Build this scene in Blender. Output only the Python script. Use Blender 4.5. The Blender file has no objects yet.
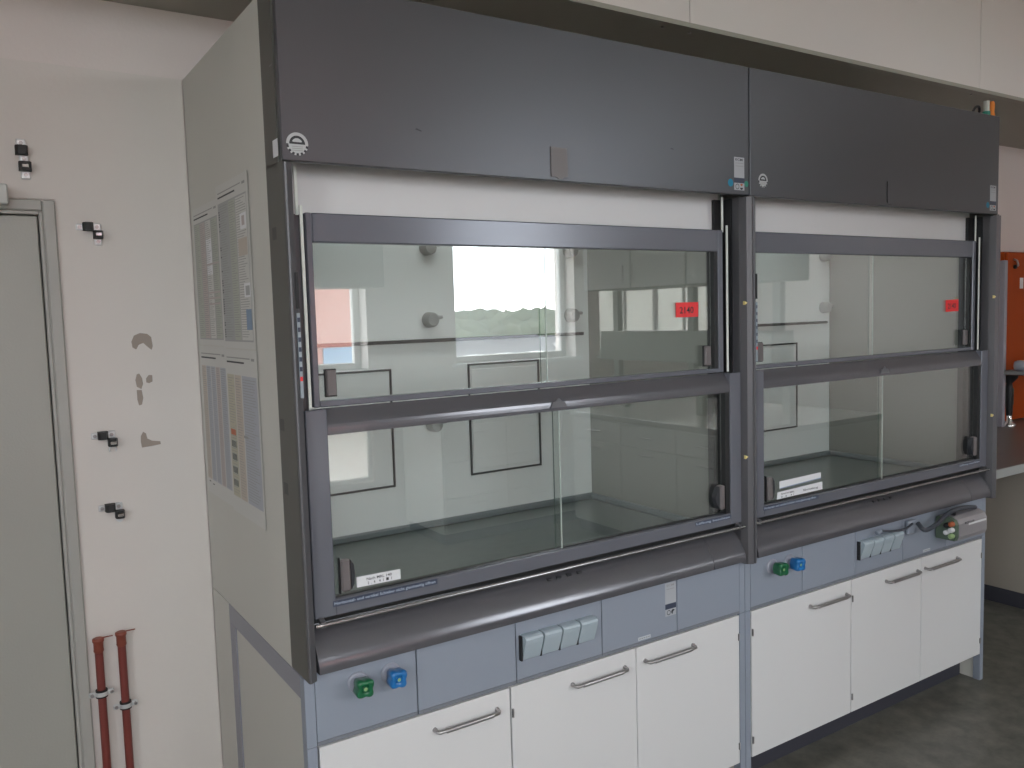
import bpy, math, random
from mathutils import Vector, Matrix
random.seed(4)
S = bpy.context.scene
COL = S.collection

# ---------------------------------------------------------------- camera
cam_d = bpy.data.cameras.new('camera')
cam = bpy.data.objects.new('camera', cam_d)
COL.objects.link(cam)
r = Vector((0.83704467, -0.54636507, -0.0290074))
u = Vector((0.06931873, 0.05330976, 0.99616915))
f = Vector((0.54272565, 0.83584884, -0.08249598))
M = Matrix((r, u, -f)).transposed().to_4x4()
M.translation = Vector((-0.6101, -1.8409, 1.6385))
cam.matrix_world = M
cam_d.sensor_width = 36.0
cam_d.lens = 841.32 / 1024 * 36.0
cam_d.clip_start = 0.02
cam_d.clip_end = 2000
S.camera = cam

# ---------------------------------------------------------------- view, world, light
S.view_settings.view_transform = 'Standard'
S.view_settings.look = 'None'
S.view_settings.gamma = 1.0
S.view_settings.use_curve_mapping = False
S.view_settings.exposure = 0.0
try:
    S.cycles.max_bounces = 10
    S.cycles.diffuse_bounces = 6
    S.cycles.glossy_bounces = 5
    S.cycles.transparent_max_bounces = 24
    S.cycles.sample_clamp_indirect = 6.0
    S.cycles.use_denoising = True
except Exception:
    pass

SKY = 12.0
W = bpy.data.worlds.new('overcast_sky')
S.world = W
W.use_nodes = True
nt = W.node_tree
nt.nodes.clear()
wo = nt.nodes.new('ShaderNodeOutputWorld')
bg = nt.nodes.new('ShaderNodeBackground')
tc = nt.nodes.new('ShaderNodeTexCoord')
mp = nt.nodes.new('ShaderNodeMapping')
mp.inputs['Scale'].default_value = (1.5, 1.5, 5)
nz = nt.nodes.new('ShaderNodeTexNoise')
nz.inputs['Scale'].default_value = 2.2
nz.inputs['Detail'].default_value = 4
cr = nt.nodes.new('ShaderNodeValToRGB')
cr.color_ramp.elements[0].position = .35
cr.color_ramp.elements[0].color = (.78, .84, .92, 1)
cr.color_ramp.elements[1].position = .62
cr.color_ramp.elements[1].color = (1, 1, 1, 1)
nt.links.new(tc.outputs['Generated'], mp.inputs[0])
nt.links.new(mp.outputs[0], nz.inputs['Vector'])
nt.links.new(nz.outputs['Fac'], cr.inputs[0])
nt.links.new(cr.outputs[0], bg.inputs[0])
bg.inputs[1].default_value = SKY
nt.links.new(bg.outputs[0], wo.inputs[0])

WIN = [(-1.9, -0.5), (0.35, 1.97), (2.74, 3.97), (4.25, 5.9)]   # window openings along the street side; leftmost one added for more light
WZ0, WZ1 = 1.25, 3.05
WY = -4.0
for i, (a, b) in enumerate(WIN):
    L = bpy.data.lights.new('daylight', 'AREA')
    L.shape = 'RECTANGLE'
    L.size = b - a
    L.size_y = WZ1 - WZ0
    L.energy = 1
    L.cycles.is_portal = True
    o = bpy.data.objects.new('window_daylight', L)
    o.location = ((a + b) / 2, WY - .12, (WZ0 + WZ1) / 2)
    o.rotation_euler = (math.radians(90), 0, 0)
    COL.objects.link(o)

ADDED_LWIN = [(-3.2, -2.1)]      # opening added in the left wall to light the hood side
for a, b in ADDED_LWIN:
    L = bpy.data.lights.new('daylight', 'AREA')
    L.shape = 'RECTANGLE'
    L.size = WZ1 - WZ0
    L.size_y = b - a
    L.energy = 1
    L.cycles.is_portal = True
    o = bpy.data.objects.new('window_daylight', L)
    o.location = (-2.9 - .1, (a + b) / 2, (WZ0 + WZ1) / 2)
    o.rotation_euler = (0, math.radians(-90), 0)
    COL.objects.link(o)

# ---------------------------------------------------------------- materials
MATS = {}
def mat(name, col, rough=.5, metal=0.0, spec=.5, noise=None, bump=None, coat=0):
    if name in MATS:
        return MATS[name]
    m = bpy.data.materials.new(name)
    m.use_nodes = True
    t = m.node_tree
    b = t.nodes['Principled BSDF']
    b.inputs['Base Color'].default_value = (*col, 1)
    b.inputs['Roughness'].default_value = rough
    b.inputs['Metallic'].default_value = metal
    b.inputs['Specular IOR Level'].default_value = spec
    b.inputs['Coat Weight'].default_value = coat
    c = t.nodes.new('ShaderNodeTexCoord')
    if noise:   # (scale, contrast, second colour)
        n = t.nodes.new('ShaderNodeTexNoise')
        n.inputs['Scale'].default_value = noise[0]
        n.inputs['Detail'].default_value = 8
        n.inputs['Roughness'].default_value = .65
        rp = t.nodes.new('ShaderNodeValToRGB')
        rp.color_ramp.elements[0].position = .5 - noise[1]
        rp.color_ramp.elements[1].position = .5 + noise[1]
        rp.color_ramp.elements[0].color = (*col, 1)
        rp.color_ramp.elements[1].color = (*noise[2], 1)
        t.links.new(c.outputs['Object'], n.inputs['Vector'])
        t.links.new(n.outputs['Fac'], rp.inputs[0])
        t.links.new(rp.outputs[0], b.inputs['Base Color'])
    if bump:
        n2 = t.nodes.new('ShaderNodeTexNoise')
        n2.inputs['Scale'].default_value = bump[0]
        n2.inputs['Detail'].default_value = 4
        bp = t.nodes.new('ShaderNodeBump')
        bp.inputs['Strength'].default_value = bump[1]
        bp.inputs['Distance'].default_value = .002
        t.links.new(c.outputs['Object'], n2.inputs['Vector'])
        t.links.new(n2.outputs['Fac'], bp.inputs['Height'])
        t.links.new(bp.outputs[0], b.inputs['Normal'])
    MATS[name] = m
    return m

def glassmat(name, tint, f0=.045):
    m = bpy.data.materials.new(name)
    m.use_nodes = True
    t = m.node_tree
    t.nodes.clear()
    out = t.nodes.new('ShaderNodeOutputMaterial')
    tr = t.nodes.new('ShaderNodeBsdfTransparent')
    tr.inputs[0].default_value = (*tint, 1)
    gl = t.nodes.new('ShaderNodeBsdfGlossy')
    gl.inputs['Roughness'].default_value = 0.0
    gl.inputs['Color'].default_value = (1, 1, 1, 1)
    ge = t.nodes.new('ShaderNodeNewGeometry')
    dt = t.nodes.new('ShaderNodeVectorMath'); dt.operation = 'DOT_PRODUCT'
    ab = t.nodes.new('ShaderNodeMath'); ab.operation = 'ABSOLUTE'
    om = t.nodes.new('ShaderNodeMath'); om.operation = 'SUBTRACT'; om.inputs[0].default_value = 1
    pw = t.nodes.new('ShaderNodeMath'); pw.operation = 'POWER'; pw.inputs[1].default_value = 5
    ml = t.nodes.new('ShaderNodeMath'); ml.operation = 'MULTIPLY_ADD'
    ml.inputs[1].default_value = 1 - f0; ml.inputs[2].default_value = f0
    mx = t.nodes.new('ShaderNodeMixShader')
    t.links.new(ge.outputs['Incoming'], dt.inputs[0])
    t.links.new(ge.outputs['Normal'], dt.inputs[1])
    t.links.new(dt.outputs['Value'], ab.inputs[0])
    t.links.new(ab.outputs[0], om.inputs[1])
    t.links.new(om.outputs[0], pw.inputs[0])
    t.links.new(pw.outputs[0], ml.inputs[0])
    t.links.new(ml.outputs[0], mx.inputs[0])
    t.links.new(tr.outputs[0], mx.inputs[1])
    t.links.new(gl.outputs[0], mx.inputs[2])
    t.links.new(mx.outputs[0], out.inputs[0])
    MATS[name] = m
    return m

m_wall = mat('painted_plaster', (.74, .665, .64), .75, noise=(1.2, .3, (.77, .705, .68)), bump=(90, .25))
m_board = mat('wall_boarding', (.70, .645, .61), .7, noise=(1.6, .3, (.73, .68, .645)), bump=(70, .2))
m_stain = mat('bare_plaster_patch', (.36, .30, .26), .85)
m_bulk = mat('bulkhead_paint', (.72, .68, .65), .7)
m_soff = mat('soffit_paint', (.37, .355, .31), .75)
m_ceil = mat('ceiling_paint', (.84, .83, .81), .8)
m_floor = mat('marbled_linoleum', (.085, .082, .071), .42, noise=(11, .18, (.185, .175, .15)), bump=(40, .12))
m_hood = mat('anthracite_metal', (.105, .106, .116), .36, metal=.6, spec=.5)
m_strip = mat('anthracite_side_metal', (.10, .098, .088), .5, metal=.1)
m_post = mat('anthracite_profile', (.12, .117, .125), .4, metal=.3)
m_frame = mat('sash_aluminium', (.165, .168, .195), .22, metal=.2, spec=.35)
m_sill = mat('sill_aluminium', (.150, .147, .163), .20, metal=.5)
m_black = mat('black_rubber', (.012, .012, .013), .5)
m_dark = mat('dark_recess', (.02, .02, .022), .6)
m_white = mat('white_melamine', (.71, .70, .705), .42)
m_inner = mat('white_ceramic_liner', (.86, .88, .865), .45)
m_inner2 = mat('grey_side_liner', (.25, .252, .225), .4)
m_grip = mat('grip_plastic', (.155, .135, .135), .4)
m_side = mat('hood_side_board', (.55, .54, .50), .55)
m_beam = mat('support_lilac_grey', (.27, .27, .31), .45)
m_ctrl = mat('control_panel_blue_grey', (.275, .305, .365), .45)
m_ctrl2 = mat('control_edge_grey', (.19, .20, .23), .5)
m_sock = mat('socket_flap', (.40, .47, .52), .4)
m_steel = mat('brushed_steel', (.42, .40, .40), .28, metal=.9)
m_chrome = mat('chrome', (.75, .75, .75), .12, metal=1)
m_tape = mat('white_guide_tape', (.78, .80, .74), .4)
m_work = mat('grey_stoneware_worktop', (.14, .165, .16), .3, noise=(14, .2, (.16, .185, .18)))
m_lip = mat('stoneware_rim', (.16, .19, .20), .35)
m_green = mat('green_knob', (.006, .12, .045), .28, coat=.4)
m_blue = mat('blue_knob', (.01, .15, .42), .28, coat=.4)
m_gold = mat('knob_badge', (.30, .42, .20), .35)
m_rose = mat('rosette', (.33, .34, .40), .35)
m_paper = mat('paper', (.74, .74, .76), .6)
m_poster = mat('poster_paper', (.58, .575, .55), .6)
m_ink = mat('black_ink', (.03, .03, .035), .6)
m_inkg = mat('grey_ink', (.30, .30, .29), .6)
m_pgreen = mat('poster_green', (.42, .44, .38), .6)
m_pgrey = mat('poster_grey', (.37, .375, .375), .6)
m_pblue = mat('poster_blue', (.40, .415, .46), .6)
m_pdblue = mat('poster_strong_blue', (.22, .30, .42), .6)
m_pred = mat('poster_red', (.47, .41, .395), .6)
m_porange = mat('poster_orange', (.50, .44, .38), .6)
m_pyellow = mat('poster_yellow', (.48, .455, .35), .6)
m_psalmon = mat('poster_signal_red', (.45, .12, .05), .6)
m_red = mat('red_card', (.85, .045, .05), .6)
m_strip_ink = mat('strip_navy', (.04, .05, .085), .5)
m_strip_txt = mat('strip_lettering', (.42, .48, .58), .5)
m_cyan = mat('sticker_cyan', (.0, .19, .32), .5)
m_teal = mat('sticker_teal', (.03, .24, .17), .5)
m_pipe = mat('red_brown_pipe_paint', (.20, .043, .035), .42)
m_pipecap = mat('copper_cap', (.27, .07, .045), .38, metal=.2)
m_orange = mat('orange_lacquer', (.38, .055, .002), .6, spec=.25)
m_orange2 = mat('orange_plastic', (.75, .22, .03), .4)
m_door = mat('door_grey_lacquer', (.40, .395, .36), .38, bump=(160, .3))
m_dframe = mat('door_frame_lacquer', (.42, .41, .385), .4)
m_top = mat('dark_counter_laminate', (.15, .13, .12), .3)
m_edge = mat('counter_edge', (.33, .34, .33), .4)
m_pedestal = mat('beige_grey_board', (.36, .325, .28), .6)
m_plinth = mat('dark_plinth', (.045, .045, .06), .5)
m_bench = mat('bench_front', (.52, .52, .50), .45)
m_benchd = mat('bench_greenish_grey', (.25, .26, .23), .5)
m_pvc = mat('window_pvc', (.8, .8, .8), .3)
m_cable = mat('grey_cable', (.06, .065, .08), .45)
m_glass = glassmat('sash_glass', (.98, .992, .985), .135)
m_wglass = glassmat('window_glass', (.97, .985, .98))

m_fill_glow = bpy.data.materials.new('added_fill_glow')
m_fill_glow.use_nodes = True
_p = m_fill_glow.node_tree.nodes['Principled BSDF']
_p.inputs['Emission Color'].default_value = (.93, 1, 1, 1)
_p.inputs['Emission Strength'].default_value = 4.6  # glow of the fill panel added inside each hood
m_frost = bpy.data.materials.new('frosted_glass')
m_frost.use_nodes = True
_t = m_frost.node_tree
_t.nodes.clear()
_o = _t.nodes.new('ShaderNodeOutputMaterial'); _a = _t.nodes.new('ShaderNodeBsdfTranslucent'); _b = _t.nodes.new('ShaderNodeBsdfDiffuse')
_m = _t.nodes.new('ShaderNodeMixShader'); _m.inputs[0].default_value = .3
_a.inputs[0].default_value = (.85, .85, .82, 1); _b.inputs[0].default_value = (.8, .8, .78, 1)
_t.links.new(_a.outputs[0], _m.inputs[1]); _t.links.new(_b.outputs[0], _m.inputs[2]); _t.links.new(_m.outputs[0], _o.inputs[0])

# ---------------------------------------------------------------- mesh builder
class MB:
    def __init__(s):
        s.v = []; s.f = []; s.m = []; s.sm = []; s.mats = []
    def mi(s, m):
        if m not in s.mats:
            s.mats.append(m)
        return s.mats.index(m)
    def add(s, vs, fs, m, smooth=False):
        b = len(s.v); k = s.mi(m)
        s.v += [tuple(x) for x in vs]
        for q in fs:
            s.f.append([b + i for i in q]); s.m.append(k); s.sm.append(smooth)
        return s
    def box(s, x0, x1, y0, y1, z0, z1, m, c=0.0):
        if c <= 0:
            vs = [(x, y, z) for x in (x0, x1) for y in (y0, y1) for z in (z0, z1)]
            fs = [(0, 1, 3, 2), (4, 6, 7, 5), (0, 4, 5, 1), (2, 3, 7, 6), (0, 2, 6, 4), (1, 5, 7, 3)]
            return s.add(vs, fs, m)
        c = min(c, (x1 - x0) * .45, (y1 - y0) * .45, (z1 - z0) * .45)
        vs = []; idx = {}
        X = (x0, x1); Y = (y0, y1); Z = (z0, z1)
        for i in (0, 1):
            for j in (0, 1):
                for k in (0, 1):
                    dx, dy, dz = c * (1 - 2 * i), c * (1 - 2 * j), c * (1 - 2 * k)
                    for a, p in enumerate(((0, dy, dz), (dx, 0, dz), (dx, dy, 0))):
                        idx[(i, j, k, a)] = len(vs)
                        vs.append((X[i] + p[0], Y[j] + p[1], Z[k] + p[2]))
        fs = []
        for i in (0, 1):
            fs.append([idx[(i, 0, 0, 0)], idx[(i, 1, 0, 0)], idx[(i, 1, 1, 0)], idx[(i, 0, 1, 0)]])
            fs.append([idx[(0, i, 0, 1)], idx[(1, i, 0, 1)], idx[(1, i, 1, 1)], idx[(0, i, 1, 1)]])
            fs.append([idx[(0, 0, i, 2)], idx[(1, 0, i, 2)], idx[(1, 1, i, 2)], idx[(0, 1, i, 2)]])
        for i in (0, 1):
            for j in (0, 1):
                fs.append([idx[(i, j, 0, 0)], idx[(i, j, 1, 0)], idx[(i, j, 1, 1)], idx[(i, j, 0, 1)]])
                fs.append([idx[(i, 0, j, 0)], idx[(i, 1, j, 0)], idx[(i, 1, j, 2)], idx[(i, 0, j, 2)]])
                fs.append([idx[(0, i, j, 1)], idx[(1, i, j, 1)], idx[(1, i, j, 2)], idx[(0, i, j, 2)]])
                for k in (0, 1):
                    fs.append([idx[(i, j, k, a)] for a in range(3)])
        return s.add(vs, fs, m)
    def prism(s, prof, a0, a1, m, axis='x', smooth=False):
        """extrude a closed 2-D outline: axis x -> (y,z); z -> (x,y); y -> (x,z)"""
        def P(p, a):
            return {'x': (a, p[0], p[1]), 'z': (p[0], p[1], a), 'y': (p[0], a, p[1])}[axis]
        n = len(prof)
        vs = [P(p, a0) for p in prof] + [P(p, a1) for p in prof]
        s.add(vs, [(i, (i + 1) % n, n + (i + 1) % n, n + i) for i in range(n)], m, smooth)
        s.add([P(p, a0) for p in prof], [list(range(n))], m)
        s.add([P(p, a1) for p in prof], [list(range(n))], m)
        return s
    def tube(s, pts, rad, m, n=12, cap=True):
        pts = [Vector(p) for p in pts]
        rad = rad if isinstance(rad, (list, tuple)) else [rad] * len(pts)
        rings = []
        prev = None
        for i, p in enumerate(pts):
            t = (pts[min(i + 1, len(pts) - 1)] - pts[max(i - 1, 0)])
            if t.length < 1e-9:
                t = (pts[-1] - pts[0])
            t.normalize()
            if prev is None:
                a = Vector((0, 0, 1)) if abs(t.z) < .9 else Vector((1, 0, 0))
                nrm = t.cross(a).normalized()
            else:
                nrm = (prev - t * prev.dot(t)).normalized()
            prev = nrm
            bn = t.cross(nrm)
            rings.append([p + rad[i] * (math.cos(k * 2 * math.pi / n) * nrm + math.sin(k * 2 * math.pi / n) * bn) for k in range(n)])
        vs = [q for g in rings for q in g]
        fs = [(i * n + k, i * n + (k + 1) % n, (i + 1) * n + (k + 1) % n, (i + 1) * n + k) for i in range(len(pts) - 1) for k in range(n)]
        s.add(vs, fs, m, True)
        if cap:
            s.add(rings[0], [list(range(n))], m)
            s.add(rings[-1], [list(range(n))], m)
        return s
    def disc(s, c, rad, m, axis='y', n=28, a0=0, a1=360, rin=0.0):
        vs = []; 
        for k in range(n + 1):
            a = math.radians(a0 + (a1 - a0) * k / n)
            for q in (rad, rin):
                d = (q * math.cos(a), q * math.sin(a))
                vs.append((c[0] + d[0], c[1], c[2] + d[1]) if axis == 'y' else (c[0], c[1] + d[0], c[2] + d[1]))
        s.add(vs, [(2 * k, 2 * k + 1, 2 * k + 3, 2 * k + 2) for k in range(n)], m)
        return s
    def quad(s, x0, x1, y, z0, z1, m, z0b=None, z1b=None):
        return s.add([(x0, y, z0), (x1, y, z0 if z0b is None else z0b), (x1, y, z1 if z1b is None else z1b), (x0, y, z1)], [(0, 1, 2, 3)], m)
    def xquad(s, x, y0, y1, z0, z1, m):
        return s.add([(x, y0, z0), (x, y1, z0), (x, y1, z1), (x, y0, z1)], [(0, 1, 2, 3)], m)
    def text(s, txt, loc, size, m, width=None, depth=.0002, rot=0.0):
        """lettering standing in the x-z plane, facing -y"""
        c = bpy.data.curves.new('lettering', 'FONT')
        c.body = txt; c.size = size; c.resolution_u = 2; c.offset = size * .012
        o = bpy.data.objects.new('lettering', c)
        me = bpy.data.meshes.new_from_object(o)
        if not me.vertices:
            return s
        xs = [v.co.x for v in me.vertices]
        sc = 1.0 if width is None else width / (max(xs) - min(xs))
        x0 = min(xs)
        vs = []
        for v in me.vertices:
            a, b = (v.co.x - x0) * sc, v.co.y
            vs.append((loc[0] + a * math.cos(rot) - b * math.sin(rot), loc[1], loc[2] + a * math.sin(rot) + b * math.cos(rot)))
        s.add(vs, [list(p.vertices) for p in me.polygons], m)
        bpy.data.objects.remove(o); bpy.data.curves.remove(c); bpy.data.meshes.remove(me)
        return s
    def build(s, name, parent=None, loc=None, normals=True):
        me = bpy.data.meshes.new(name)
        me.from_pydata(s.v, [], s.f)
        for m in s.mats:
            me.materials.append(m)
        for p, k, q in zip(me.polygons, s.m, s.sm):
            p.material_index = k; p.use_smooth = q
        if normals:
            import bmesh
            b = bmesh.new(); b.from_mesh(me)
            bmesh.ops.recalc_face_normals(b, faces=b.faces[:])
            b.to_mesh(me); b.free()
        me.update()
        o = bpy.data.objects.new(name, me)
        COL.objects.link(o)
        if parent is not None:
            o.parent = parent
        if loc:
            o.location = loc
        return o

def thing(name, label, cat, loc=(0, 0, 0), group=None):
    o = bpy.data.objects.new(name, None)
    COL.objects.link(o)
    o.location = loc
    o.empty_display_size = .05
    return tag(o, label, cat, group)
def tag(o, label, cat, group=None):
    o['label'] = label; o['category'] = cat
    if group: o['group'] = group
    return o
def struct(o, label=None):
    o['kind'] = 'structure'
    if label: o['label'] = label
    return o

# ---------------------------------------------------------------- room shell
XL, XR, YB, ZC = -2.9, 6.4, 0.892, 3.3
struct(MB().box(XL - .2, XR + .2, WY - .3, YB + .25, -.15, 0, m_floor).build('floor'), 'dark grey marbled linoleum floor')
struct(MB().box(XL - .2, XR + .2, WY - .3, YB + .25, ZC, ZC + .15, m_ceil).build('ceiling'), 'pale ceiling')
b = MB()
b.box(XL - .2, XL, WY - .3, YB + .25, 0, WZ0, m_wall)
b.box(XL - .2, XL, WY - .3, YB + .25, WZ1, ZC, m_wall)
for a, c in ((WY - .3, ADDED_LWIN[0][0]), (ADDED_LWIN[0][1], YB + .25)):
    b.box(XL - .2, XL, a, c, WZ0, WZ1, m_wall)
struct(b.build('wall_left'), 'pale painted wall')
struct(MB().box(XR, XR + .2, WY - .3, YB + .25, 0, ZC, m_wall).build('wall_right'), 'pale painted wall')
DX1 = -.389      # clear edge of the door opening
b = MB()
b.box(DX1, XR, YB, YB + .2, 0, ZC, m_wall)
b.box(-1.33, DX1, YB, YB + .2, 1.99, ZC, m_wall)
b.box(XL, -1.33, YB, YB + .2, 0, ZC, m_wall)
wb = struct(b.build('wall_back'), 'pale pinkish plaster wall')
b = MB()
b.box(-.365, -.002, YB - .008, YB - .0005, 0.0, 2.0, m_board)
b.box(XL, -1.40, YB - .008, YB - .0005, 0, 2.0, m_board)
b.box(XL, -.002, YB - .008, YB - .0005, 2.0, 2.375, m_board)
struct(b.build('boarding', wb))
def patch(pts):
    b = MB(); y = YB - .0093
    b.add([(x, y, z) for x, z in pts], [list(range(len(pts)))], m_stain)
    return struct(b.build('plaster_patch', wb))
patch([(-.188, 1.573), (-.178, 1.566), (-.170, 1.580), (-.157, 1.585), (-.147, 1.574), (-.135, 1.563), (-.131, 1.575), (-.134, 1.602), (-.145, 1.612), (-.165, 1.615), (-.182, 1.608), (-.190, 1.590)])
patch([(-.183, 1.455), (-.186, 1.475), (-.181, 1.492), (-.174, 1.494), (-.167, 1.480), (-.165, 1.462), (-.171, 1.447)])
patch([(-.184, 1.445), (-.170, 1.444), (-.167, 1.420), (-.172, 1.400), (-.180, 1.398), (-.184, 1.415)])
patch([(-.156, 1.466), (-.156, 1.478), (-.148, 1.488), (-.138, 1.487), (-.138, 1.468), (-.148, 1.463)])
patch([(-.182, 1.288), (-.180, 1.270), (-.150, 1.272), (-.126, 1.275), (-.127, 1.284), (-.150, 1.288), (-.163, 1.296), (-.166, 1.312), (-.174, 1.318), (-.181, 1.305)])

# window wall with openings
b = MB()
LX0, LX1, LZ0, LZ1 = 1.22, 1.95, .40, .89
b.box(XL, LX0, WY - .3, WY, 0, WZ0, m_wall)
b.box(LX1, XR, WY - .3, WY, 0, WZ0, m_wall)
b.box(LX0, LX1, WY - .3, WY, 0, LZ0, m_wall)
b.box(LX0, LX1, WY - .3, WY, LZ1, WZ0, m_wall)
b.box(XL, XR, WY - .3, WY, WZ1, ZC, m_wall)
ed = [XL] + [e for w in WIN for e in w] + [XR]
for i in range(0, len(ed), 2):
    b.box(ed[i], ed[i + 1], WY - .3, WY, WZ0, WZ1, m_wall)
struct(b.build('wall_front'), 'pale wall with a row of windows')
for i, (a, c) in enumerate(WIN):
    b = MB(); y0, y1 = WY - .2, WY - .14
    t = .05
    b.box(a, a + t, y0, y1, WZ0, WZ1, m_pvc, .006); b.box(c - t, c, y0, y1, WZ0, WZ1, m_pvc, .006)
    b.box(a + t, c - t, y0, y1, WZ0, WZ0 + t, m_pvc, .006); b.box(a + t, c - t, y0, y1, WZ1 - t, WZ1, m_pvc, .006)
    if i in (0, 3):
        b.box((a + c) / 2 - .03, (a + c) / 2 + .03, y0, y1, WZ0 + t, WZ1 - t, m_pvc, .006)
    w = struct(b.build('window_%d' % (i + 1)), 'white framed window added to light the hood side')
    struct(MB().box(a + t, c - t, WY - .172, WY - .168, WZ0 + t, WZ1 - t, m_wglass).build('window_pane', w))
    if i == 3:
        n = 4
        for k in range(n):
            x0, x1 = a + t + (c - a - 2 * t) * k / n, a + t + (c - a - 2 * t) * (k + 1) / n
            struct(MB().box(x0 + .02, x1 - .02, WY - .165, WY - .162, WZ0 + t, 1.95, m_frost).build('window_film', w))
            if k: struct(MB().box(x0 - .02, x0 + .02, WY - .166, WY - .15, WZ0 + t, 1.97, m_pvc, .004).build('window_bar', w))
    struct(MB().box(a - .04, c + .04, WY - .14, WY + .06, WZ0 - .03, WZ0, m_pvc, .004).build('window_sill', w))

for i, (a, c) in enumerate(ADDED_LWIN):
    b = MB(); x0, x1, t = XL - .14, XL - .08, .05
    b.box(x0, x1, a, a + t, WZ0, WZ1, m_pvc, .006); b.box(x0, x1, c - t, c, WZ0, WZ1, m_pvc, .006)
    b.box(x0, x1, a + t, c - t, WZ0, WZ0 + t, m_pvc, .006); b.box(x0, x1, a + t, c - t, WZ1 - t, WZ1, m_pvc, .006)
    w = struct(b.build('window_%d' % (i + 5)), 'white framed window added to light the hood side')
    struct(MB().box(XL - .112, XL - .108, a + t, c - t, WZ0 + t, WZ1 - t, m_wglass).build('window_pane', w))

# bulkhead and soffit above the hoods
b = MB()
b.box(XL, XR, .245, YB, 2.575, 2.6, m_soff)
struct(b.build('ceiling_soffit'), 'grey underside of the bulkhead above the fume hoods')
b = MB()
for x0, x1 in ((XL, -.314), (-.31, 1.484), (1.488, 3.284), (3.288, 5.084), (5.088, XR)):
    b.box(x0, x1, .237, .252, 2.583, ZC, m_bulk, .001)
struct(b.build('wall_bulkhead'), 'beige panelled bulkhead above the fume hoods')
b = MB()
b.box(XL, XR, .228, .262, 2.568, 2.583, mat('bulkhead_edge', (.33, .32, .27), .45))
for x in (-.45, 1.405, 1.526, 3.3):
    b.tube([(x, .262 + .02, 2.575), (x, .262 + .02, 2.570)], .006, m_steel, 10)
struct(b.build('trim_1'), 'metal edge profile under the bulkhead')

b = MB()
for bx in ((LX0, LX0 + .03, LZ0, LZ1), (LX1 - .03, LX1, LZ0, LZ1), (LX0 + .03, LX1 - .03, LZ0, LZ0 + .03), (LX0 + .03, LX1 - .03, LZ1 - .03, LZ1)):
    b.box(bx[0], bx[1], WY - .08, WY - .03, bx[2], bx[3], m_pvc, .004)
w = struct(b.build('window_6'), 'low frosted window added for a bright reflection')  # added to put a bright patch into the sash reflection
struct(MB().box(LX0 + .03, LX1 - .03, WY - .06, WY - .057, LZ0 + .03, LZ1 - .03, m_frost).build('window_pane', w))

# ---------------------------------------------------------------- door on the left
b = MB()
y = YB
b.box(-.398, -.366, y - .022, y + .1, 0, 1.996, m_dframe, .004)
b.box(-1.37, -.398, y - .022, y + .1, 1.966, 1.996, m_dframe, .004)
b.box(-1.36, -.37, y + .101, y + .19, 0, 1.98, m_dframe)  # unseen backing added behind the leaf to block sky light
b.box(-1.37, -1.33, y - .022, y + .1, 0, 1.966, m_dframe, .004)
b.box(-.408, -.398, y - .012, y + .06, 0, 1.966, m_dframe, .002)
b.box(-1.33, -.408, y - .012, y + .06, 1.956, 1.966, m_dframe, .002)
dr = struct(b.build('door_1'), 'light grey lacquered door in a steel frame')
struct(MB().box(-1.325, -.411, y + .002, y + .045, .006, 1.953, m_door, .003).build('door_leaf', dr))
b = MB()
b.tube([(-1.25, y + .002, 1.02), (-1.25, y - .05, 1.02), (-1.24, y - .055, 1.02), (-1.12, y - .055, 1.02)], .010, m_steel)
struct(b.build('door_handle', dr))
b = MB()
b.box(-.74, -.481, y - .075, y - .023, 1.975, 2.028, mat('closer_case', (.58, .58, .56), .4), .004)
b.box(-.56, -.53, y - .065, y - .04, 1.955, 1.9745, m_steel, .002)
cl = tag(b.build('door_closer'), 'small pale door closer case above the grey door', 'door closer')

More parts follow.
